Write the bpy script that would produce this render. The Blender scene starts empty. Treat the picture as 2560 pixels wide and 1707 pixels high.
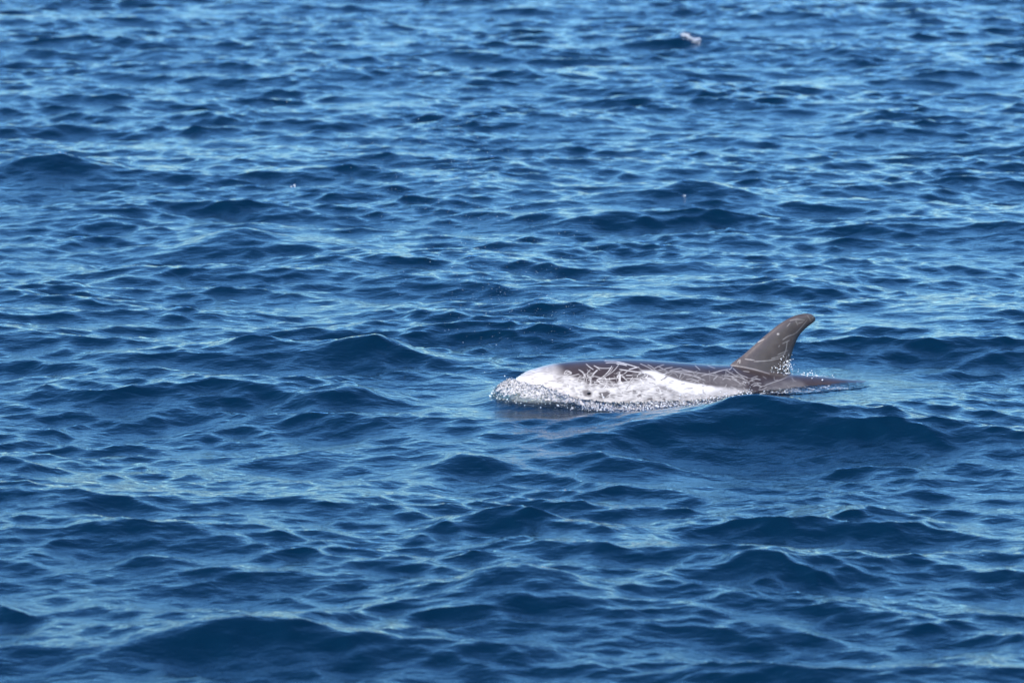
import bpy, bmesh, math, random
import numpy as np
from mathutils import Vector, Matrix
R = math.radians
rng = np.random.default_rng(11)
random.seed(11)
scene = bpy.context.scene
COL = scene.collection

# ------------------------------------------------------------------ camera
CAM_H = 4.2
cam_d = bpy.data.cameras.new('camera')
cam = bpy.data.objects.new('camera', cam_d); COL.objects.link(cam)
cam.location = (0, 0, CAM_H)
cam.rotation_euler = (R(90 - 9.3), 0, 0)
cam_d.lens = 144; cam_d.sensor_width = 36
cam_d.clip_start = 0.5; cam_d.clip_end = 9000
cam_d.dof.use_dof = True
cam_d.dof.focus_distance = 24.1
cam_d.dof.aperture_fstop = 3.4
scene.camera = cam

# ------------------------------------------------------------------ sky, sun, exposure
SUN_EL, SUN_AZ = 36.0, 218.0          # azimuth clockwise from +Y : the sun stands behind the camera, to its left
az, el = R(SUN_AZ), R(SUN_EL)
sun_dir = Vector((math.sin(az) * math.cos(el), math.cos(az) * math.cos(el), math.sin(el)))
w = bpy.data.worlds.new('World'); scene.world = w; w.use_nodes = True
nt = w.node_tree
bg = nt.nodes['Background']
sky = nt.nodes.new('ShaderNodeTexSky'); sky.sky_type = 'NISHITA'
sky.sun_disc = False; sky.sun_elevation = el; sky.sun_rotation = az
sky.altitude = 0; sky.air_density = 1.8; sky.dust_density = 0.0; sky.ozone_density = 10.0
tint = nt.nodes.new('ShaderNodeMix'); tint.data_type = 'RGBA'; tint.blend_type = 'MULTIPLY'; tint.inputs[0].default_value = 1.0
tint.inputs[7].default_value = (0.56, 0.845, 1.12, 1)          # the deep blue of a clean Atlantic sky
nt.links.new(sky.outputs[0], tint.inputs[6]); nt.links.new(tint.outputs[2], bg.inputs[0]); bg.inputs[1].default_value = 0.15
sl = bpy.data.lights.new('sun', 'SUN'); sl.energy = 4.4; sl.angle = R(0.53); sl.color = (1.0, 0.88, 0.72)
so = bpy.data.objects.new('sun', sl); COL.objects.link(so)
so.rotation_euler = (-sun_dir).to_track_quat('-Z', 'Y').to_euler(); so.location = (-30, -40, 40)
scene.view_settings.view_transform = 'Standard'; scene.view_settings.look = 'None'
scene.view_settings.gamma = 1.0; scene.view_settings.exposure = 0.94
scene.cycles.max_bounces = 10; scene.cycles.transparent_max_bounces = 24
scene.cycles.caustics_reflective = True

# ------------------------------------------------------------------ small helpers
def mesh_obj(name, verts, faces, mat, smooth=True, parent=None):
    me = bpy.data.meshes.new(name)
    verts = np.asarray(verts, dtype=np.float32); faces = np.asarray(faces, dtype=np.int32)
    n, k = faces.shape
    me.vertices.add(len(verts)); me.vertices.foreach_set('co', verts.ravel())
    me.loops.add(n * k); me.loops.foreach_set('vertex_index', faces.ravel())
    me.polygons.add(n); me.polygons.foreach_set('loop_start', np.arange(0, n * k, k, dtype=np.int32))
    if smooth: me.polygons.foreach_set('use_smooth', np.ones(n, dtype=bool))
    me.update(calc_edges=True); me.validate()
    me.materials.append(mat)
    o = bpy.data.objects.new(name, me); COL.objects.link(o); o.parent = parent
    return o
def grid_faces(nr, nc):
    i = np.arange((nr - 1) * (nc - 1)); r, c = i // (nc - 1), i % (nc - 1)
    a = r * nc + c
    return np.stack([a, a + 1, a + nc + 1, a + nc], 1)
def tag(o, label=None, cat=None, group=None, kind=None):
    for k, v in (('label', label), ('category', cat), ('group', group), ('kind', kind)):
        if v: o[k] = v
    return o
def attr(o, name, vals):
    a = o.data.attributes.new(name, 'FLOAT', 'POINT'); a.data.foreach_set('value', np.asarray(vals, dtype=np.float32))
def new_mat(name):
    m = bpy.data.materials.new(name); m.use_nodes = True
    n = m.node_tree; n.nodes.clear()
    out = n.nodes.new('ShaderNodeOutputMaterial')
    return m, n, out
def node(n, t, **kw):
    x = n.nodes.new(t)
    for k, v in kw.items():
        if isinstance(k, str) and hasattr(x, k): setattr(x, k, v)
    return x
def smooth_noise(x, y, scale, seed, octs=3, gain=0.5):
    """band-limited value noise made of random cosines, about -1..1"""
    r = np.random.default_rng(seed); f = np.zeros_like(x); a = 1.0; tot = 0
    for o in range(octs):
        for j in range(7):
            th = r.uniform(0, 2 * np.pi); k = 2 * np.pi / scale * (2 ** o) * r.uniform(.7, 1.4)
            f += a * np.cos(k * (x * np.cos(th) + y * np.sin(th)) + r.uniform(0, 6.28)) / 2.6
        tot += a; a *= gain
    return f / tot

# ------------------------------------------------------------------ the dolphin's body, as numbers
SNOUT = np.array([-0.02, 23.50]); YAW = R(18.0)
AX = np.array([math.cos(YAW), math.sin(YAW)]); NX = np.array([math.sin(YAW), -math.cos(YAW)])   # along the body, towards its left flank
S_ = [0.0, .04, .10, .19, .306, .444, .617, .847, 1.08, 1.31, 1.40, 1.77, 2.0, 2.135, 2.29, 2.46, 2.8, 3.1, 3.3]
TOP = [-.05, .095, .155, .185, .206, .214, .212, .197, .170, .143, .136, .066, .036, .014, -.006, -.03, -.08, -.13, -.16]
BOT = [-.11, -.19, -.25, -.30, -.33, -.355, -.375, -.385, -.37, -.33, -.31, -.22, -.17, -.155, -.145, -.14, -.15, -.175, -.17]
WID = [.02, .118, .163, .19, .21, .225, .24, .25, .245, .225, .215, .15, .12, .105, .085, .07, .05, .035, .02]
def spl(s, ys):
    """smooth monotone-ish interpolation of the profile tables"""
    xs = np.array(S_); ys = np.array(ys); s = np.clip(np.asarray(s, float), 0, xs[-1])
    m = np.gradient(ys, xs); i = np.clip(np.searchsorted(xs, s) - 1, 0, len(xs) - 2)
    h = xs[i + 1] - xs[i]; t = (s - xs[i]) / h
    return ((2*t**3 - 3*t**2 + 1) * ys[i] + (t**3 - 2*t**2 + t) * h * m[i] + (-2*t**3 + 3*t**2) * ys[i+1] + (t**3 - t**2) * h * m[i+1])
def body_local(x, y):
    dx, dy = x - SNOUT[0], y - SNOUT[1]
    return dx * AX[0] + dy * AX[1], dx * NX[0] + dy * NX[1]
def body_top(s, n):
    """height of the skin above a point (s along, n to the side); -9 where there is no body"""
    t, b, wd = spl(s, TOP), spl(s, BOT), spl(s, WID)
    c = b + (t - b) * 0.52; q = 1 - (n / np.maximum(wd, 1e-3)) ** 2
    z = c + (t - c) * np.sqrt(np.maximum(q, 0)) ** 0.9
    return np.where((q > 0) & (s > 0.0) & (s < 3.3), z, -9.0)

# ------------------------------------------------------------------ sea surface
def t_columns():
    d = 0.00066; core = np.arange(-0.19, 0.19 + d / 2, d)
    out = []; t = 0.19; st = d
    while t < 7: st *= 1.17; t += st; out.append(t)
    out = np.array(out)
    return np.concatenate([-out[::-1], core, out])
def y_rows():
    rows = [14.0]
    while rows[-1] < 62: rows.append(rows[-1] * 1.00122)
    st = rows[-1] * 0.00122
    while rows[-1] < 5000: st *= 1.10; rows.append(rows[-1] + st)
    near = []; y = 14.0; st = 14 * .00122
    while y > -5000: st *= 1.12; y -= st; near.append(y)
    return np.array(near[::-1] + rows)
T = t_columns(); Y = y_rows()
Wd = np.maximum(np.abs(Y), 8.0)
GX = (T[None, :] * Wd[:, None]); GY = np.repeat(Y[:, None], len(T), 1)
SPX = np.gradient(T)[None, :] * Wd[:, None]; SPY = np.repeat(np.gradient(Y)[:, None], len(T), 1)
SP = np.maximum(SPX, SPY * 0.7).astype(np.float32)

# wave components: (wavelength range, count, rms slope, mean heading, spread)
BANDS = [(3.5, 9.0, 14, 0.030, -105, 35),
         (1.5, 3.5, 26, 0.048, -82, 45),
         (0.70, 1.5, 22, 0.057, -112, 32), (0.70, 1.5, 22, 0.057, -66, 38),
         (0.33, 0.70, 34, 0.080, -106, 40), (0.33, 0.70, 34, 0.076, -70, 44),
         (0.16, 0.33, 100, 0.125, -92, 60),
         (0.075, 0.16, 90, 0.085, -92, 55)]
px_, py_ = GX.astype(np.float32), GY.astype(np.float32)
DX = np.zeros_like(px_); DY = np.zeros_like(px_); DZ = np.zeros_like(px_)
# gustiness: ripples come in patches
patch = (1.0 + 0.32 * smooth_noise(px_, py_ * 0.7, 2.6, 5, 2)).astype(np.float32)
live = np.abs(GY[:, 0]) < 400
r0, r1 = np.where(live)[0][[0, -1]]
sl_ = slice(r0, r1 + 1)
for (l0, l1, cnt, slope, head, spread) in BANDS:
    for j in range(cnt):
        lam = l0 * (l1 / l0) ** rng.uniform(); k = 2 * np.pi / lam
        th = R(head + spread * rng.normal() * 0.8)
        kx, ky = np.float32(k * math.cos(th)), np.float32(k * math.sin(th))
        A = np.float32(slope * math.sqrt(2.0 / cnt) / k * math.sqrt(-math.log(max(rng.uniform(), 1e-3)) ))
        att = np.clip((lam / SP[sl_] - 2.2) / 2.0, 0, 1)
        # only rows/columns that resolve this wave
        rr = np.where(att.max(1) > 0)[0]
        if len(rr) == 0: continue
        s2 = slice(r0 + rr[0], r0 + rr[-1] + 1); att = att[rr[0]:rr[-1] + 1]
        ph = kx * px_[s2] + ky * py_[s2] + np.float32(rng.uniform(0, 6.283))
        a = A * att
        if lam < 0.8: a = a * np.maximum(patch[s2], .15)
        c = a * np.cos(ph); s = a * np.sin(ph)
        q = np.float32(1.15)
        DZ[s2] += c; DX[s2] -= q * math.cos(th) * s; DY[s2] -= q * math.sin(th) * s
# calm the sea a little where the animal pushes the water aside
sB, nB = body_local(GX, GY)
calm = np.exp(-(np.maximum(np.abs(sB - 1.1) - 1.1, 0) / 0.5) ** 2 - (np.maximum(np.abs(nB) - .35, 0) / 0.5) ** 2)
k_ = (1 - 0.80 * calm).astype(np.float32)
DZ *= k_; DX *= k_; DY *= k_
# single crests that stand out: x, y, half length, half depth, height, turn of the crest line
CRESTS = [(1.42, 22.65, 0.62, 0.30, 0.150, 8), (2.15, 22.60, 0.50, 0.28, 0.060, -14), (0.62, 22.35, 0.45, 0.22, 0.050, 24),
          (-0.96, 23.55, 0.29, 0.25, 0.115, 0), (-2.03, 30.32, 0.43, 0.27, 0.123, 10), (1.42, 32.69, 0.56, 0.35, 0.161, -8),
          (-3.87, 34.22, 0.53, 0.37, 0.168, 6), (-1.60, 25.31, 0.27, 0.23, 0.103, 25), (-0.79, 24.96, 0.43, 0.27, 0.122, -12),
          (-0.27, 21.63, 0.26, 0.19, 0.088, 8), (0.47, 21.70, 0.46, 0.23, 0.097, -10), (-0.02, 20.01, 0.39, 0.22, 0.098, -6),
          (0.04, 18.51, 0.40, 0.27, 0.122, 12), (-1.02, 17.55, 0.52, 0.33, 0.105, -8), (-2.68, 21.54, 0.23, 0.23, 0.105, 0),
          (1.99, 27.96, 0.34, 0.17, 0.079, 12), (0.19, 27.04, 0.33, 0.16, 0.065, -10), (1.17, 18.82, 0.31, 0.17, 0.077, 15),
          (2.03, 46.6, 0.6, 0.45, 0.16, -10), (1.76, 20.25, 0.33, 0.16, 0.074, -20), (-1.71, 19.00, 0.31, 0.17, 0.077, 10)]
for ci, (cx, cy, hl, hd, hh, turn) in enumerate(CRESTS):
    if ci > 2: hh *= 0.9
    ca, sa = math.cos(R(turn)), math.sin(R(turn))
    u = ((GX - cx) * ca + (GY - cy) * sa) / hl; v = (-(GX - cx) * sa + (GY - cy) * ca) / hd
    DZ += (hh * np.exp(-np.abs(u) ** 1.5) * np.exp(-np.abs(v + 0.35 * np.abs(u)) ** 1.45)).astype(np.float32)
PX, PY, PZ = GX + DX, GY + DY, DZ.astype(float)
# water heaped up round the head and along the flank
sB, nB = body_local(PX, PY)
def off_body(s_, n_):
    return np.where(s_ < 0.2, np.hypot(s_ - 0.2, n_) - 0.187, np.abs(n_) - spl(s_, WID))
dB = off_body(sB, nB)
PZ += 0.035 * np.exp(-((dB - .10) / .12) ** 2) * np.clip((.55 - sB) / 0.35, 0, 1) * np.clip((sB + .35) / .3, 0, 1) * (nB > -0.6)
PZ -= 0.034 * np.exp(-((dB - .10) / .32) ** 2) * np.clip((1.55 - sB) / 0.4, 0, 1) * np.clip((sB - .25) / .3, 0, 1) * (nB > 0)
def sea_height(x, y):
    gx, gy = np.array(x, float), np.array(y, float)
    def samp(F, gx, gy):
        i = np.clip(np.searchsorted(Y, gy) - 1, 0, len(Y) - 2); fy = (gy - Y[i]) / (Y[i+1] - Y[i])
        t = gx / np.maximum(np.abs(gy), 8.0); j = np.clip(np.searchsorted(T, t) - 1, 0, len(T) - 2); fx = (t - T[j]) / (T[j+1] - T[j])
        return (F[i, j]*(1-fx)+F[i, j+1]*fx)*(1-fy)+(F[i+1, j]*(1-fx)+F[i+1, j+1]*fx)*fy
    for _ in range(4):
        gx, gy = x - samp(DX, gx, gy), y - samp(DY, gx, gy)
    return samp(PZ, gx, gy)
top = body_top(sB, nB)
depth = PZ - top
clar = np.where(top > -5, np.exp(-np.maximum(depth, 0) / 0.045), 0.0) * 0.85

m, n, out = new_mat('sea_water')
tc = node(n, 'ShaderNodeTexCoord')
mp = node(n, 'ShaderNodeMapping'); mp.inputs['Scale'].default_value = (0.62, 1.0, 1.0); mp.inputs['Rotation'].default_value = (0, 0, R(12))
n.links.new(tc.outputs['Object'], mp.inputs[0])
def noise(scale, detail, rough, dist=0.0):
    x = node(n, 'ShaderNodeTexNoise'); x.inputs['Scale'].default_value = scale; x.inputs['Detail'].default_value = detail
    x.inputs['Roughness'].default_value = rough; x.inputs['Distortion'].default_value = dist
    n.links.new(mp.outputs[0], x.inputs['Vector']); return x
b1 = node(n, 'ShaderNodeBump'); b1.inputs['Strength'].default_value = 1.0; b1.inputs['Distance'].default_value = 0.010
n.links.new(noise(16.0, 4, 0.55, 0.3).outputs[0], b1.inputs['Height'])
fr = node(n, 'ShaderNodeFresnel'); fr.inputs['IOR'].default_value = 1.333
la = node(n, 'ShaderNodeAttribute'); la.attribute_name = 'unresolved'
lm = node(n, 'ShaderNodeMath'); lm.operation = 'MULTIPLY'; n.links.new(la.outputs['Fac'], lm.inputs[0]); n.links.new(noise(9.0, 2, 0.5, 0.2).outputs[0], lm.inputs[1])
b2 = node(n, 'ShaderNodeBump'); b2.inputs['Strength'].default_value = 1.0; b2.inputs['Distance'].default_value = 0.030
n.links.new(lm.outputs[0], b2.inputs['Height']); n.links.new(b2.outputs[0], b1.inputs['Normal'])
n.links.new(b1.outputs[0], fr.inputs['Normal'])
gl = node(n, 'ShaderNodeBsdfGlossy'); gr = node(n, 'ShaderNodeMapRange'); gr.inputs[3].default_value = 0.06; gr.inputs[4].default_value = 0.17; n.links.new(la.outputs['Fac'], gr.inputs[0]); n.links.new(gr.outputs[0], gl.inputs['Roughness']); gl.inputs['Color'].default_value = (1, 1, 1, 1)
n.links.new(b1.outputs[0], gl.inputs['Normal'])
df = node(n, 'ShaderNodeBsdfDiffuse'); df.inputs['Color'].default_value = (0.0, 0.0078, 0.0195, 1)
tr = node(n, 'ShaderNodeBsdfTransparent'); tr.inputs['Color'].default_value = (0.72, 0.93, 0.95, 1)
ca_ = node(n, 'ShaderNodeAttribute'); ca_.attribute_name = 'clarity'
mx = node(n, 'ShaderNodeMixShader'); n.links.new(ca_.outputs['Fac'], mx.inputs[0]); n.links.new(df.outputs[0], mx.inputs[1]); n.links.new(tr.outputs[0], mx.inputs[2])
mx2 = node(n, 'ShaderNodeMixShader'); n.links.new(fr.outputs[0], mx2.inputs[0]); n.links.new(mx.outputs[0], mx2.inputs[1]); n.links.new(gl.outputs[0], mx2.inputs[2])
n.links.new(mx2.outputs[0], out.inputs[0])
MAT_SEA = m
sea = mesh_obj('sea', np.stack([PX.ravel(), PY.ravel(), PZ.ravel()], 1), grid_faces(*PX.shape), MAT_SEA)
attr(sea, 'clarity', clar.ravel())
attr(sea, 'unresolved', np.clip((SP - .018) / .03, 0, 1).ravel())
tag(sea, 'deep blue choppy open sea with short wind waves', kind='structure')

# ------------------------------------------------------------------ dolphin
def make_dolphin():
    root = bpy.data.objects.new('dolphin', None); COL.objects.link(root)
    root.location = (SNOUT[0], SNOUT[1], 0); root.rotation_euler = (0, 0, YAW)
    # trunk: rings along x
    ns, na = 260, 96
    s = (1 - np.cos(np.linspace(0, 1, ns) * np.pi * 0.5)) ** 1.0 * 3.3
    s = np.linspace(0, 1, ns) ** 1.5 * 3.3
    t, b, wd = spl(s, TOP), spl(s, BOT), spl(s, WID); c = b + (t - b) * .52
    a = np.linspace(0, 2 * np.pi, na, endpoint=False)
    ca, sa = np.cos(a), np.sin(a)
    yy = wd[:, None] * np.sign(ca) * np.abs(ca)[None, :] ** 1.0
    zz = np.where(sa[None, :] > 0, (t - c)[:, None] * np.abs(sa)[None, :] ** 0.95, -(c - b)[:, None] * np.abs(sa)[None, :])
    zz = zz + c[:, None]
    V = np.stack([np.repeat(s[:, None], na, 1), yy, zz], 2).reshape(-1, 3)
    bm = bmesh.new()
    vs = [bm.verts.new(v) for v in V]
    for i in range(ns - 1):
        for j in range(na):
            j2 = (j + 1) % na
            bm.faces.new((vs[i*na+j], vs[i*na+j2], vs[(i+1)*na+j2], vs[(i+1)*na+j]))
    bm.faces.new(vs[:na][::-1]); bm.faces.new(vs[-na:])
    # fins: an outline (leading edge / trailing edge) swept with a lens-shaped section
    def fin(lead, trail, thick, place):
        lead = np.array(lead); trail = np.array(trail); nst, nsec = len(lead), 20
        ring = []
        for i in range(nst):
            L, Tt = lead[i], trail[i]; th = thick[i]; row = []
            for j in range(nsec * 2):
                f = j / nsec if j <= nsec else 2 - j / nsec
                sg = 1 if j <= nsec else -1
                prof = 1.9 * math.sqrt(max(f, 0)) * (1 - f) ** 0.75
                p = L + (Tt - L) * f
                row.append(bm.verts.new(place(p, sg * th * prof if 0 < j and j != nsec else 0)))
            ring.append(row)
        for i in range(nst - 1):
            for j in range(2 * nsec):
                k2 = (j + 1) % (2 * nsec)
                bm.faces.new((ring[i][j], ring[i][k2], ring[i+1][k2], ring[i+1][j]))
        bm.faces.new(ring[0][::-1]); bm.faces.new(ring[-1])
    def dense(pts, m_=26):
        pts = np.array(pts, float); k = np.linspace(0, 1, len(pts)); q = np.linspace(0, 1, m_)
        out_ = np.zeros((m_, 2))
        for d in range(2):
            g = np.gradient(pts[:, d], k); i = np.clip(np.searchsorted(k, q) - 1, 0, len(k) - 2); h = k[i+1]-k[i]; tt = (q - k[i]) / h
            out_[:, d] = (2*tt**3-3*tt**2+1)*pts[i, d] + (tt**3-2*tt**2+tt)*h*g[i] + (-2*tt**3+3*tt**2)*pts[i+1, d] + (tt**3-tt**2)*h*g[i+1]
        return out_
    lead = [(1.32, .04), (1.376, .138), (1.459, .196), (1.539, .260), (1.619, .322), (1.70, .378), (1.785, .416), (1.855, .427), (1.893, .422)]
    trail = [(1.80, .00), (1.765, .085), (1.762, .125), (1.770, .175), (1.790, .234), (1.822, .298), (1.868, .342), (1.918, .376), (1.922, .400)]
    th = np.interp(np.linspace(0, 1, 26), [0, .12, .25, .5, .8, 1], [.080, .062, .048, .036, .022, .010])
    fin(dense(lead), dense(trail), th, lambda p, o: (p[0], o, p[1]))
    # flippers and flukes, under water
    for sd in (1, -1):
        ld = [(.55, .12), (.60, .26), (.70, .40), (.86, .52), (.95, .56)]; tl = [(.78, .12), (.80, .24), (.86, .36), (.95, .50), (.97, .56)]
        fin(dense(ld, 14), dense(tl, 14), np.linspace(.03, .008, 14), lambda p, o, sd=sd: (p[0], sd * p[1], -.24 - .35 * (p[1] - .12) + o))
        ld = [(2.95, .0), (3.02, .12), (3.14, .26), (3.30, .36), (3.36, .38)]; tl = [(3.3, .0), (3.30, .10), (3.32, .24), (3.38, .34), (3.39, .38)]
        fin(dense(ld, 14), dense(tl, 14), np.linspace(.022, .008, 14), lambda p, o, sd=sd: (p[0], sd * p[1], -.155 + o))
    me = bpy.data.meshes.new('tmp'); bm.to_mesh(me); bm.free()
    tmp = bpy.data.objects.new('tmp', me); COL.objects.link(tmp)
    rm = tmp.modifiers.new('r', 'REMESH'); rm.mode = 'VOXEL'; rm.voxel_size = 0.0039
    sm = tmp.modifiers.new('s', 'SMOOTH'); sm.factor = 0.5; sm.iterations = 6
    dg = bpy.context.evaluated_depsgraph_get()
    me2 = bpy.data.meshes.new_from_object(tmp.evaluated_get(dg)); me2.name = 'dolphin_body'
    bpy.data.objects.remove(tmp); bpy.data.meshes.remove(me)
    me2.polygons.foreach_set('use_smooth', np.ones(len(me2.polygons), bool))
    co = np.zeros(len(me2.vertices) * 3, np.float32); me2.vertices.foreach_get('co', co); co = co.reshape(-1, 3)
    body = bpy.data.objects.new('body', me2); COL.objects.link(body); body.parent = root
    return root, body, co
dolphin, body, bco = make_dolphin()
tag(dolphin, 'scarred grey and white dolphin surfacing with its tall curved dorsal fin', 'dolphin')


# ---- markings of the flank, drawn on a side map of the animal (399 map units to a metre of its length)
U0, V0, SS = 1240, 770, 2
MW, MH = (2080 - U0) * SS, (1060 - V0) * SS
gv, gu = np.mgrid[0:MH, 0:MW].astype(np.float32); gu = gu / SS + U0; gv = gv / SS + V0
skin = np.zeros((MH, MW), np.float32)
def blur(a_, r):
    r = max(1, int(r * SS))
    for ax in (0, 1):
        for _ in range(2):
            p = np.pad(a_, [(r + 1, r) if k == ax else (0, 0) for k in (0, 1)], mode='edge'); c_ = np.cumsum(p, axis=ax, dtype=np.float64)
            n_ = a_.shape[ax]
            a_ = ((np.take(c_, np.arange(2*r+1, 2*r+1+n_), axis=ax) - np.take(c_, np.arange(0, n_), axis=ax)) / (2*r+1)).astype(np.float32)
    return a_
def fill(pts, val, soft):
    global skin
    ins = np.zeros((MH, MW), bool); pts = np.array(pts, float)
    for i in range(len(pts)):
        (x1, y1), (x2, y2) = pts[i], pts[(i + 1) % len(pts)]
        if y1 == y2: continue
        ins ^= ((gv >= min(y1, y2)) & (gv < max(y1, y2)) & (gu < (gv - y1) / (y2 - y1) * (x2 - x1) + x1))
    k = blur(ins.astype(np.float32), soft)
    skin = skin * (1 - k) + val * k
def stroke(pts, wd, val, taper=True):
    pts = np.array(pts, float)
    if len(pts) > 2:      # round the corners
        for _ in range(2):
            q = [pts[0]]
            for a_, b_ in zip(pts[:-1], pts[1:]): q += [a_ * .75 + b_ * .25, a_ * .25 + b_ * .75]
            pts = np.array(q + [pts[-1]])
    n_ = len(pts) - 1
    for i in range(n_):
        a_, b_ = pts[i], pts[i + 1]; mar = wd + 2
        x0, x1 = sorted((a_[0], b_[0])); y0, y1 = sorted((a_[1], b_[1]))
        i0, i1 = int((y0 - mar - V0) * SS), int((y1 + mar - V0) * SS) + 1; j0, j1 = int((x0 - mar - U0) * SS), int((x1 + mar - U0) * SS) + 1
        i0, j0 = max(i0, 0), max(j0, 0); i1, j1 = min(i1, MH), min(j1, MW)
        if i0 >= i1 or j0 >= j1: continue
        X, Yv = gu[i0:i1, j0:j1], gv[i0:i1, j0:j1]; d = b_ - a_; L = max(d @ d, 1e-6)
        t = np.clip(((X - a_[0]) * d[0] + (Yv - a_[1]) * d[1]) / L, 0, 1)
        dist = np.hypot(X - a_[0] - t * d[0], Yv - a_[1] - t * d[1])
        f = (i + t) / n_; wl = wd * (np.minimum(1, 5 * np.minimum(f, 1 - f) + .35) if taper else 1)
        k = np.clip(wl / 2 + .6 - dist, 0, 1)
        sub = skin[i0:i1, j0:j1]; skin[i0:i1, j0:j1] = np.where(val > sub, sub + (val - sub) * k, sub - (sub - val) * k * (val < .3))
A_ = lambda pts: [(1300 + x / 9.046, 890 + y / 9.046) for x, y in pts]
B_ = lambda pts: [(1540 + x / 9.046, 890 + y / 9.046) for x, y in pts]
C_ = lambda pts: [(1780 + x / 7.35, 880 + y / 7.35) for x, y in pts]
F_ = lambda pts: [(1780 + x / 4.704, 760 + y / 4.704) for x, y in pts]
# head: pale forehead fading into the dark crown, white cheek
fill([(1240, 900), (1385, 900), (1412, 945), (1420, 1060), (1240, 1060)], .42, 9)
fill([(1240, 925), (1345, 922), (1392, 938), (1410, 955), (1440, 965), (1440, 1060), (1240, 1060)], .80, 6)
fill(A_([(100, 560), (620, 520), (900, 560), (1500, 640), (1650, 690), (1700, 820), (1750, 1000), (1900, 1300), (100, 1300)]), .86, 5)
fill(A_([(700, 480), (1000, 440), (1250, 480), (1450, 560), (1500, 700), (900, 640)]), .72, 3)
for p in ([(820, 500), (980, 440), (960, 480), (850, 540)], [(930, 590), (1000, 550), (980, 600)], [(1070, 540), (1150, 520), (1130, 560)], [(750, 720), (850, 700), (800, 760)], [(870, 700), (960, 720), (950, 760)], [(1240, 660), (1290, 650), (1280, 700)]):
    fill(A_(p), .30, 1)
fill(A_([(1140, 690), (1250, 690), (1260, 760), (1170, 760)]), .62, 1.5)
fill(A_([(1380, 760), (1540, 740), (1590, 800), (1580, 880), (1440, 880)]), .30, 1.5)
# flank below the dark saddle
fill(A_([(1650, 650), (2352, 640), (2352, 1300), (1750, 1300)]), .80, 4)
fill(A_([(1760, 820), (1960, 780), (2120, 870), (1980, 920), (1770, 960)]), .10, 1)
fill(A_([(1760, 680), (1990, 610), (2120, 650), (2100, 690), (1850, 720)]), .25, 1.2)
fill(B_([(0, 640), (420, 560), (640, 500), (870, 480), (1000, 900), (700, 1266), (0, 1266)]), .76, 4)
fill(B_([(500, 330), (880, 330), (1150, 440), (1400, 530), (1800, 620), (2350, 700), (2480, 720), (2750, 800), (2300, 900), (1500, 1000), (1350, 800), (900, 640), (860, 480)]), 1.0, 2.5)
fill(B_([(870, 700), (1300, 800), (1550, 850), (2000, 900), (2000, 1266), (500, 1266), (600, 950)]), .70, 4)
fill([(1800, 966), (1850, 972), (1900, 992), (1960, 998), (1960, 1060), (1700, 1060), (1720, 1000)], .6, 6)
for p in ([(340, 380), (450, 350), (440, 470), (350, 450)], [(470, 410), (570, 380), (640, 440), (560, 480), (480, 470)], [(350, 760), (430, 770), (400, 850), (340, 830)], [(440, 880), (520, 840), (560, 890), (480, 900)],
          [(870, 730), (960, 740), (940, 770), (880, 760)], [(950, 770), (1030, 780), (1000, 800)], [(640, 960), (780, 920), (800, 970), (680, 980)], [(980, 980), (1050, 930), (1110, 990)], [(900, 880), (1020, 900), (980, 930)],
          [(1350, 380), (1410, 390), (1370, 500), (1330, 490)], [(1480, 450), (1570, 450), (1560, 480), (1480, 480)], [(1480, 930), (1570, 900), (1540, 930)], [(1650, 990), (1720, 990), (1740, 1020)], [(1890, 590), (1990, 580), (1960, 610)], [(100, 810), (170, 800), (130, 840)]):
    fill(B_(p), .10, .6)
# greyish haze of fine old scars over the shoulder
fill(B_([(900, 330), (1400, 300), (2000, 380), (2350, 430), (2352, 640), (1800, 600), (1400, 520), (1100, 430)]), .09, 3)
fill(C_([(0, 420), (400, 440), (620, 560), (600, 640), (0, 620)]), .11, 4)
fill(C_([(950, 560), (1500, 500), (1700, 560), (1700, 800), (950, 700)]), .12, 5)
fill(C_([(960, 600), (1250, 540), (1300, 600), (1000, 650)]), .08, 2)
r2 = np.random.default_rng(9)
def many(conv, lst, wd, val):
    for p in lst: stroke(conv(p), wd, val)
many(A_, [[(1490, 170), (1560, 240), (1650, 300)], [(1660, 210), (1760, 260), (1890, 275), (2040, 265)], [(1690, 220), (1800, 310)], [(1320, 300), (1420, 350), (1480, 450), (1500, 560), (1470, 640)], [(1340, 310), (1430, 380), (1450, 500), (1430, 600)],
          [(1580, 310), (1510, 370), (1540, 470)], [(1560, 320), (1500, 400), (1520, 460)], [(1750, 310), (1660, 390), (1620, 480), (1530, 540)], [(1730, 310), (1640, 400), (1600, 460)], [(1500, 500), (1660, 440), (1800, 480), (1980, 540)], [(1680, 450), (1830, 510), (1920, 560), (2000, 550)],
          [(1900, 560), (1770, 640), (1690, 700)], [(1990, 560), (1850, 620), (1720, 720)], [(2000, 480), (2020, 580), (2090, 650), (2170, 700), (2240, 880)], [(1990, 500), (2060, 620), (2150, 680), (2200, 800)], [(1700, 740), (1850, 720), (1990, 715)], [(1720, 790), (1850, 770), (2000, 760), (2200, 750)],
          [(1980, 790), (2080, 850), (2200, 880)], [(1760, 985), (1950, 950), (2200, 890), (2350, 800)], [(1990, 505), (2170, 500)], [(1000, 400), (1030, 330), (1090, 320), (1190, 385), (1080, 410), (1000, 400)], [(1040, 380), (1100, 350), (1150, 385)], [(680, 480), (620, 350), (630, 240)], [(700, 230), (560, 330), (420, 400)],
          [(820, 490), (950, 430), (1100, 450), (1240, 500)], [(1100, 440), (1220, 430), (1330, 400)], [(1290, 500), (1380, 430)], [(1930, 150), (2100, 140), (2352, 190)], [(1900, 110), (2150, 110), (2352, 160)], [(2170, 470), (2240, 360), (2250, 480), (2240, 580)], [(2180, 460), (2220, 500), (2220, 580)]], 1.5, .58)
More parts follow.
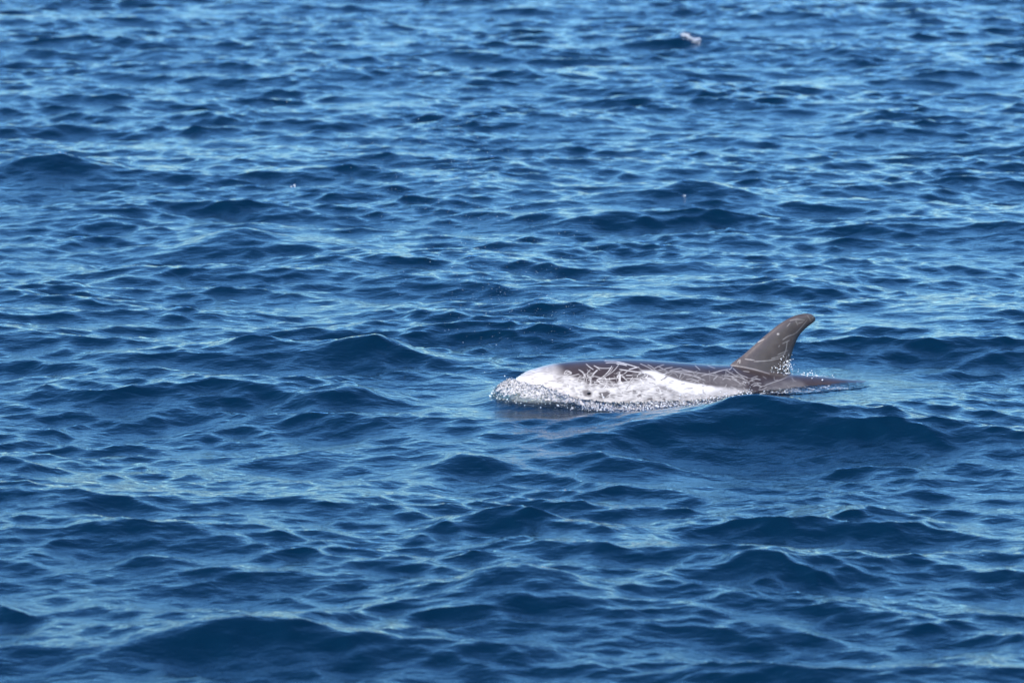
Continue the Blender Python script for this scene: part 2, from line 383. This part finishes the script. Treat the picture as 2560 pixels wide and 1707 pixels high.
many(B_, [[(0, 120), (250, 180), (480, 255)], [(0, 170), (120, 180), (230, 210)], [(270, 300), (400, 265), (500, 245)], [(60, 295), (280, 330), (560, 370), (820, 400)], [(60, 350), (70, 480), (70, 580)], [(10, 470), (70, 370)], [(200, 430), (350, 430)], [(120, 450), (230, 550)], [(0, 620), (150, 590), (280, 560)],
          [(300, 560), (390, 545)], [(320, 570), (310, 750), (310, 1000)], [(345, 570), (330, 760), (330, 960)], [(80, 1000), (200, 900), (300, 800)], [(20, 1020), (150, 900), (240, 820)], [(300, 700), (450, 655)], [(430, 900), (500, 780), (560, 680)], [(330, 1000), (600, 900), (1000, 800)], [(450, 470), (480, 400), (560, 380)],
          [(210, 500), (420, 500), (620, 560)], [(330, 960), (420, 1020), (500, 1040)], [(870, 380), (890, 520), (850, 640), (790, 720)], [(640, 640), (700, 760)], [(740, 620), (760, 740)]], 1.7, .82)
many(B_, [[(530, 165), (700, 240), (830, 320)], [(700, 190), (800, 240), (880, 330)], [(850, 270), (960, 220), (1070, 185)], [(920, 220), (1050, 290), (1170, 370)], [(1080, 280), (1260, 245)], [(1200, 310), (1460, 265)], [(1460, 290), (1670, 340), (1780, 360)], [(930, 310), (1100, 290)],
          [(1180, 330), (1500, 340), (1800, 360), (2250, 440)], [(1300, 350), (1600, 400), (1880, 480)], [(1900, 440), (2100, 390), (2352, 320)], [(1500, 400), (1750, 450), (1990, 550)], [(2170, 520), (2280, 430)], [(1640, 560), (1780, 530)], [(1720, 590), (1880, 520)], [(1400, 500), (1450, 380)], [(1770, 200), (1880, 310)], [(2060, 200), (2230, 270)], [(1100, 420), (1200, 500)], [(1550, 520), (1700, 500), (1850, 590)]], 1.6, .40)
many(C_, [[(0, 390), (150, 330), (290, 310)], [(370, 240), (350, 290), (300, 320)], [(380, 290), (480, 400), (650, 470)], [(250, 330), (420, 430), (640, 520)], [(340, 480), (430, 520), (510, 580)], [(200, 440), (300, 430), (450, 450)], [(170, 500), (230, 460), (320, 500)], [(0, 510), (90, 420)], [(540, 580), (560, 530), (600, 560)], [(640, 550), (760, 480), (880, 500)],
          [(780, 470), (870, 500)], [(960, 600), (1100, 550), (1300, 490), (1450, 420)], [(310, 620), (430, 670)], [(850, 650), (900, 620)], [(560, 340), (680, 355)]], 1.5, .42)
for i in range(46):
    u, v = r2.uniform(1430, 1660), r2.uniform(938, 1000); L = r2.uniform(22, 60); a0 = R(r2.normal(12, 40)); cv = r2.normal(0, .9)
    pts = []; x0, y0 = u, v
    for f in range(6): pts.append((x0, y0)); x0 += L / 5 * math.cos(a0 + cv * f / 5); y0 += L / 5 * math.sin(a0 + cv * f / 5)
    stroke(pts, r2.uniform(1.0, 2.4), r2.uniform(.5, .95)); 
    if r2.uniform() < .5: stroke([(x + 3.2, y + 2.4) for x, y in pts], r2.uniform(.8, 1.6), r2.uniform(.5, .9))
# fin: thin rake marks and a pale line where it leaves the back
fill([(1824, 911), (1860, 880), (1960, 800), (2050, 775), (2060, 800), (1990, 860), (1985, 945), (1935, 938)], .05, 2)  # sunlit look of the fin put into its colour: paler than the back
many(F_, [[(215, 712), (440, 745), (680, 815)]], 2.2, .34)
many(F_, [[(885, 260), (925, 215)], [(990, 190), (1015, 240)], [(920, 190), (1000, 170), (1100, 185)], [(1130, 180), (1040, 290), (985, 345), (900, 370), (835, 415)], [(1130, 125), (1180, 205)], [(1020, 220), (1080, 205)], [(830, 460), (920, 420)], [(890, 430), (880, 530), (860, 570)], [(775, 590), (900, 540)],
          [(700, 635), (800, 610), (870, 575)], [(495, 670), (680, 660), (850, 620)], [(385, 640), (500, 655)], [(330, 645), (325, 690)], [(875, 660), (890, 600)], [(300, 680), (320, 650)], [(905, 610), (915, 570)], [(540, 445), (615, 405)], [(785, 500), (800, 480)], [(1190, 160), (1210, 140)]], 1.6, .50)
stroke(F_([(778, 349), (782, 349)]), 5, .8, False)
# a crowd of finer scars between the traced ones
r_ = np.random.default_rng(4)
for i in range(150):
    u = r_.uniform(1400, 1985); lo = np.interp(u, [1400, 1500, 1600, 1700, 1800, 1990], [935, 930, 922, 925, 932, 950]); v = lo + r_.uniform(0, 1) ** 1.2 * 80
    L = r_.uniform(8, 30); a_ = R(r_.normal(10, 32)); b_ = r_.normal(0, .8)
    pts = [(u + L * f * math.cos(a_ + b_ * f), v + L * f * math.sin(a_ + b_ * f)) for f in (-.5, 0, .5)]
    stroke(pts, r_.uniform(.8, 1.8), r_.uniform(.2, .6) * (1.3 if v - lo > 30 else .7))
for i in range(45):       # pale flank broken up by short thin scratches
    u, v = r_.uniform(1300, 1700), r_.uniform(940, 1012)
    L = r_.uniform(12, 40); a_ = R(r_.normal(0, 50)); b_ = r_.normal(0, 1.3)
    stroke([(u + L * f * math.cos(a_ + b_ * f), v + L * f * math.sin(a_ + b_ * f)) for f in (-.5, 0, .5)], r_.uniform(.7, 1.5), r_.uniform(.75, 1.0))
for i in range(110):
    u, v = r_.uniform(1330, 1900), r_.uniform(945, 1010)
    L = r_.uniform(4, 14); a_ = R(r_.normal(8, 25)); stroke([(u, v), (u + L * math.cos(a_), v + L * math.sin(a_))], r_.uniform(.7, 1.9), r_.uniform(.12, .29))
# old worn skin: the white is mottled and streaked along the body, cleanest in the flank streak and on the brow
mot = np.clip(.25 + .8 * smooth_noise(gu * .55, gv, 26, 61, 3, .7), 0, 1); mot2 = np.clip(smooth_noise(gu * .4, gv * 1.3, 9, 62, 2, .7), 0, 1)
keep = np.exp(-((gu - 1720 - (gv - 960) * 2.6) / 95) ** 2) * np.exp(-((gv - 962 - (gu - 1720) * .22) / 16) ** 2)
skin = skin * (1 - (.42 * mot + .28 * mot2) * np.clip((skin - .2) * 2, 0, 1) * (1 - keep))
fill([(1455, 976), (1470, 973), (1480, 980), (1476, 990), (1460, 989)], .12, 2)
skin = np.clip(skin, 0, 1)
# project the map on each side of the body
nn = np.abs(bco[:, 1]); uu = 1275 + 399 * bco[:, 0] + 130 * nn; vv = 1000 - 22.3 * bco[:, 0] - 414 * bco[:, 2] + 72 * nn
fx = np.clip((uu - U0) * SS, 0, MW - 2); fy = np.clip((vv - V0) * SS, 0, MH - 2)
i_, j_ = fy.astype(int), fx.astype(int); fy -= i_; fx -= j_
pale = (skin[i_, j_]*(1-fx)+skin[i_, j_+1]*fx)*(1-fy)+(skin[i_+1, j_]*(1-fx)+skin[i_+1, j_+1]*fx)*fy
kt = np.clip((bco[:, 0] - 1.55) / .4, 0, 1); pale = pale * (1 - kt) + kt * np.minimum(pale, .10 + .3 * np.clip(-(bco[:, 2] + .05) / .1, 0, 1))
pale = np.where(bco[:, 2] < -.12, np.maximum(pale, .6), pale)

m, n, out = new_mat('dolphin_skin')
at = node(n, 'ShaderNodeAttribute'); at.attribute_name = 'pale'
cr = node(n, 'ShaderNodeMix'); cr.data_type = 'RGBA'
cr.inputs[6].default_value = (0.042, 0.029, 0.025, 1); cr.inputs[7].default_value = (0.62, 0.585, 0.55, 1)
n.links.new(at.outputs['Fac'], cr.inputs[0])
tcd = node(n, 'ShaderNodeTexCoord'); nz = node(n, 'ShaderNodeTexNoise'); nz.inputs['Scale'].default_value = 22; nz.inputs['Detail'].default_value = 5
n.links.new(tcd.outputs['Object'], nz.inputs['Vector'])
mr = node(n, 'ShaderNodeMapRange'); mr.inputs[3].default_value = .62; mr.inputs[4].default_value = 1.3; n.links.new(nz.outputs[0], mr.inputs[0])
ml = node(n, 'ShaderNodeMix'); ml.data_type = 'RGBA'; ml.blend_type = 'MULTIPLY'; ml.inputs[0].default_value = 1.0
n.links.new(cr.outputs[2], ml.inputs[6]); n.links.new(mr.outputs[0], ml.inputs[7])
nb = node(n, 'ShaderNodeTexNoise'); nb.inputs['Scale'].default_value = 60; nb.inputs['Detail'].default_value = 3; n.links.new(tcd.outputs['Object'], nb.inputs['Vector'])
bp = node(n, 'ShaderNodeBump'); bp.inputs['Strength'].default_value = .25; bp.inputs['Distance'].default_value = .004; n.links.new(nb.outputs[0], bp.inputs['Height'])
pb = node(n, 'ShaderNodeBsdfPrincipled'); pb.inputs['Roughness'].default_value = 0.38; pb.inputs['IOR'].default_value = 1.38
pb.inputs['Coat Weight'].default_value = 0.4; pb.inputs['Coat Roughness'].default_value = 0.16; pb.inputs['Coat IOR'].default_value = 1.33
n.links.new(bp.outputs[0], pb.inputs['Normal']); n.links.new(bp.outputs[0], pb.inputs['Coat Normal'])
n.links.new(ml.outputs[2], pb.inputs['Base Color']); n.links.new(pb.outputs[0], out.inputs[0])
body.data.materials.clear(); body.data.materials.append(m)
attr(body, 'pale', pale)
# eyes
me_, ne_, oe_ = new_mat('eye_dark'); pe = node(ne_, 'ShaderNodeBsdfPrincipled'); pe.inputs['Base Color'].default_value = (.012, .010, .010, 1); pe.inputs['Roughness'].default_value = .12
ne_.links.new(pe.outputs[0], oe_.inputs[0])
def ball(segs=14, rings=8):
    bm = bmesh.new(); bmesh.ops.create_uvsphere(bm, u_segments=segs, v_segments=rings, radius=1); me = bpy.data.meshes.new('eye'); bm.to_mesh(me); bm.free()
    me.polygons.foreach_set('use_smooth', np.ones(len(me.polygons), bool)); return me
eye_me = ball(); eye_me.materials.append(me_)
for sd in (-1, 1):
    e = bpy.data.objects.new('eye', eye_me); COL.objects.link(e); e.parent = dolphin
    sE = .425; zE = .055; wE = float(spl(sE, WID)); cE = float(spl(sE, BOT)) + (float(spl(sE, TOP)) - float(spl(sE, BOT))) * .52
    e.location = (sE, sd * wE * math.sqrt(max(0, 1 - ((zE - cE) / (float(spl(sE, TOP)) - cE)) ** 2)) , zE); e.scale = (.013, .006, .008)

# ------------------------------------------------------------------ broken water round the animal
def to_world(s_, n_):
    return SNOUT[0] + s_ * AX[0] + n_ * NX[0], SNOUT[1] + s_ * AX[1] + n_ * NX[1]
def splash_mat(name, cover, grain, white):
    m, n, out = new_mat(name)
    tc = node(n, 'ShaderNodeTexCoord'); at = node(n, 'ShaderNodeAttribute'); at.attribute_name = 'foam'
    a1 = node(n, 'ShaderNodeTexNoise'); a1.inputs['Scale'].default_value = grain; a1.inputs['Detail'].default_value = 4; a1.inputs['Roughness'].default_value = .65; a1.inputs['Distortion'].default_value = .6
    n.links.new(tc.outputs['Object'], a1.inputs['Vector'])
    sb = node(n, 'ShaderNodeMath'); sb.operation = 'ADD'; n.links.new(a1.outputs[0], sb.inputs[0])
    of = node(n, 'ShaderNodeMapRange'); of.inputs[1].default_value = 0; of.inputs[2].default_value = 1; of.inputs[3].default_value = -.80; of.inputs[4].default_value = cover - 1
    n.links.new(at.outputs['Fac'], of.inputs[0]); n.links.new(of.outputs[0], sb.inputs[1])
    st = node(n, 'ShaderNodeMapRange'); st.inputs[1].default_value = .0; st.inputs[2].default_value = .12; n.links.new(sb.outputs[0], st.inputs[0])
    b = node(n, 'ShaderNodeBump'); b.inputs['Strength'].default_value = .9; b.inputs['Distance'].default_value = .008; n.links.new(a1.outputs[0], b.inputs['Height'])
    fr = node(n, 'ShaderNodeFresnel'); fr.inputs['IOR'].default_value = 1.333; n.links.new(b.outputs[0], fr.inputs['Normal'])
    tr = node(n, 'ShaderNodeBsdfTransparent'); tr.inputs['Color'].default_value = (.86, .94, .96, 1)
    gl = node(n, 'ShaderNodeBsdfGlossy'); gl.inputs['Roughness'].default_value = .05; n.links.new(b.outputs[0], gl.inputs['Normal'])
    clear = node(n, 'ShaderNodeMixShader'); n.links.new(fr.outputs[0], clear.inputs[0]); n.links.new(tr.outputs[0], clear.inputs[1]); n.links.new(gl.outputs[0], clear.inputs[2])
    p = node(n, 'ShaderNodeBsdfPrincipled'); p.inputs['Base Color'].default_value = white; p.inputs['Roughness'].default_value = .18; p.inputs['IOR'].default_value = 1.333
    p.inputs['Transmission Weight'].default_value = .25
    n.links.new(b.outputs[0], p.inputs['Normal'])
    mx = node(n, 'ShaderNodeMixShader'); n.links.new(st.outputs[0], mx.inputs[0]); n.links.new(clear.outputs[0], mx.inputs[1]); n.links.new(p.outputs[0], mx.inputs[2])
    n.links.new(mx.outputs[0], out.inputs[0]); return m
# bow wave: a torn apron of water from the snout along the flank
na = 150; ang = np.linspace(R(-75), R(90), na); arc = np.stack([0.2 - .187 * np.cos(ang), .187 * np.sin(ang)], 1); arn = np.stack([-np.cos(ang), np.sin(ang)], 1)
sf = np.arange(.2, 1.42, .004)[1:]; flk = np.stack([sf, spl(sf, WID)], 1); fln = np.repeat([[0., 1.]], len(sf), 0)
OL = np.concatenate([arc, flk]); ON = np.concatenate([arn, fln]); sO = np.concatenate([np.full(na, .0) + (ang - R(90)) / R(165) * .5 + .2, sf])
Dw = np.interp(sO, [-.3, -.1, .05, .2, .45, .7, 1.0, 1.42], [.05, .11, .15, .22, .36, .34, .22, .06])
nd = 90; fr_ = np.linspace(0, 1, nd)
dd = -.05 + fr_[None, :] * (Dw[:, None] + .05)
sw, nw = OL[:, None, 0] + ON[:, None, 0] * dd, OL[:, None, 1] + ON[:, None, 1] * dd
wx, wy = to_world(sw, nw)
lift = np.interp(sO, [-.3, -.12, .02, .15, .3, .6, 1.0, 1.42], [.05, .09, .10, .085, .020, .012, .006, .002])[:, None]
prof = np.clip(1 - np.clip(dd / Dw[:, None], 0, 1), 0, 1); env = np.sin(np.pi * np.clip(fr_, 0, 1)[None, :] ** .8) ** .6
bump = 0
for sc_, am, sd in ((.11, .008, 1), (.05, .010, 2), (.024, .013, 3), (.014, .011, 4)):
    bump = bump + am * (np.abs(smooth_noise(sw, nw, sc_, 40 + sd, 1)) * 1.6 - .5)
edge = smooth_noise(sw, nw, .08, 77, 2) * .25
zz_ = sea_height(wx, wy) + lift * prof ** .8 + bump * env * np.interp(sO, [-.3, .2, .7, 1.42], [.36, .42, .34, .2])[:, None] - .012 * (fr_[None, :] > .93) + .004
bow = mesh_obj('bow_wave_foam', np.stack([wx.ravel(), wy.ravel(), zz_.ravel()], 1), grid_faces(*wx.shape), splash_mat('bow_foam', .60, 85, (.50, .49, .49, 1)))
foam = np.clip(env * 1.15 + edge, 0, 1.05) * np.interp(sO, [-.3, 0, .2, .7, 1.1, 1.42], [1, 1.08, 1.05, .88, .68, .45])[:, None]
hole = np.exp(-((sO[:, None] - .50) / .17) ** 2 - ((dd - .05) / .06) ** 2)
attr(bow, 'foam', (foam * (1 - .8 * hole)).ravel())
tag(bow, 'churned bubbly white water pushed up along the dolphin\'s head', 'foam', kind='stuff')
# wake film sliding off behind the fin
sf = np.arange(1.25, 2.35, .006); dn = np.arange(-.02, .34, .006)
sw = np.repeat(sf[:, None], len(dn), 1); nw = spl(sf, WID)[:, None] * .55 + dn[None, :] * np.interp(sf, [1.25, 1.7, 2.1, 2.35], [.35, .9, .7, .2])[:, None]
wx, wy = to_world(sw, nw)
zz_ = np.maximum(sea_height(wx, wy), body_top(sw, nw) - .02) + .004 + .003 * smooth_noise(sw, nw * 1.4, .06, 91, 3, .6) - .03 * np.clip((np.linspace(0, 1, len(dn))[None, :] - .85) / .15, 0, 1) - .03 * np.clip((np.linspace(0, 1, len(sf))[:, None] - .85) / .15, 0, 1)
wk = mesh_obj('wake_foam', np.stack([wx.ravel(), wy.ravel(), zz_.ravel()], 1), grid_faces(*wx.shape), splash_mat('wake_film', .53, 45, (.52, .56, .58, 1)))
q = np.linspace(0, 1, len(dn))[None, :]; p_ = np.linspace(0, 1, len(sf))[:, None]
attr(wk, 'foam', (np.clip(np.sin(np.pi * q) * 1.3, 0, 1) * np.clip(np.sin(np.pi * p_ ** .8) * 1.2, 0, 1) * (.85 + .3 * smooth_noise(sw * .5, nw, .12, 31, 2))).ravel())
tag(wk, 'thin foamy film of water streaming off behind the dorsal fin', 'foam', kind='stuff')

# ---- droplets
m, n, out = new_mat('water_drop')
p = node(n, 'ShaderNodeBsdfPrincipled'); p.inputs['Base Color'].default_value = (.86, .89, .92, 1); p.inputs['Roughness'].default_value = .06; p.inputs['IOR'].default_value = 1.333; p.inputs['Transmission Weight'].default_value = .45
n.links.new(p.outputs[0], out.inputs[0]); MAT_DROP = m
bm = bmesh.new(); bmesh.ops.create_icosphere(bm, subdivisions=1, radius=1); ICO_V = np.array([v.co[:] for v in bm.verts]); ICO_F = np.array([[v.index for v in f.verts] for f in bm.faces]); bm.free()
def drops(name, P, r, label):
    P = np.asarray(P); r = np.asarray(r); st = np.stack([r * rng.uniform(.7, 1.3, len(r)), r, r * rng.uniform(.75, 1.2, len(r))], 1)
    V = (P[:, None, :] + ICO_V[None] * st[:, None, :]).reshape(-1, 3); F = (ICO_F[None] + (np.arange(len(P)) * len(ICO_V))[:, None, None]).reshape(-1, 3)
    return tag(mesh_obj(name, V, F, MAT_DROP), label, 'water drops', kind='stuff')
def rad(n_, lo, hi): return lo * (hi / lo) ** (rng.uniform(size=n_) ** 2.2)
# thrown up along the bow wave
k = 1600; ii = rng.integers(0, len(OL), k); f = rng.beta(2, 1.6, k) * 1.12; d_ = f * Dw[ii]
s_, n_ = OL[ii, 0] + ON[ii, 0] * d_, OL[ii, 1] + ON[ii, 1] * d_
x_, y_ = to_world(s_, n_); z_ = sea_height(x_, y_) + np.interp(sO[ii], [-.3, .02, .3, 1.42], [.05, .05, .02, .008]) * np.clip(1 - f, 0, 1) + rng.exponential(.014, k)
drops('splash_drops', np.stack([x_, y_, z_], 1), rad(k, .0016, .0048), 'glittering drops thrown up along the bow wave at the head')
# clinging to the foot of the fin
k = 170; s_ = 1.745 - np.abs(rng.normal(0, .05, k)) + .03 * (rng.uniform(size=k) < .3); z_ = .09 + rng.normal(.03, .032, k) - (1.755 - s_) * .25
n_ = np.interp(1.79 - s_, [0, .1, .3], [.016, .04, .05]) + rng.uniform(0, .012, k); x_, y_ = to_world(s_, n_)
drops('fin_splash_drops', np.stack([x_, y_, z_], 1), rad(k, .0018, .005), 'small splash of drops at the foot of the dorsal fin')
# fine mist of the blow drifting over the head
k = 1500; c = rng.uniform(size=k); x_ = -.10 - .9 * c + rng.normal(0, .33, k) + .3; y_ = 24.2 + rng.normal(0, .6, k) + c * 2.5; z_ = .12 + c * 1.3 + rng.normal(0, .22, k)
ok = z_ > .1
drops('blow_mist', np.stack([x_, y_, z_], 1)[ok], rad(k, .0007, .0018)[ok], 'fine spray of the blow drifting in the air above the head')

# torn bits of foam on single crests
def crest_drops(x, y, lx, ly, k, r0, r1, slope, label):
    t = rng.uniform(-1, 1, k); x_ = x + lx * t + rng.normal(0, lx * .08, k); y_ = y + ly * rng.normal(0, 1, k) - slope * t
    drops('crest_foam', np.stack([x_, y_, sea_height(x_, y_) + rng.exponential(.006, k) + slope * .02], 1), rad(k, r0, r1), label)
crest_drops(2.03, 46.35, .10, .05, 90, .004, .010, .12, 'small pale whitecap on a far wave behind the fin')
crest_drops(-3.78, 34.3, .12, .02, 16, .002, .005, 0, 'row of glinting beads on a dark wave crest')
crest_drops(-1.80, 33.5, .02, .02, 7, .003, .008, 0, 'tiny glint of foam on a wave top')
crest_drops(1.38, 32.35, .02, .02, 6, .003, .007, 0, 'tiny glint of foam on a tall dark wave')
crest_drops(3.74, 31.0, .03, .02, 8, .003, .007, 0, 'tiny glint of foam near the fin\'s far side')

k = 60; s_ = 1.80 + rng.beta(1.3, 2.2, k) * .30; n_ = rng.normal(.0, .03, k); x_, y_ = to_world(s_, n_)
z_ = np.maximum(sea_height(x_, y_), body_top(s_, n_)) + rng.exponential(.010, k)
drops('back_splash_drops', np.stack([x_, y_, z_], 1), rad(k, .0018, .005), 'drops skipping off the back just behind the dorsal fin')
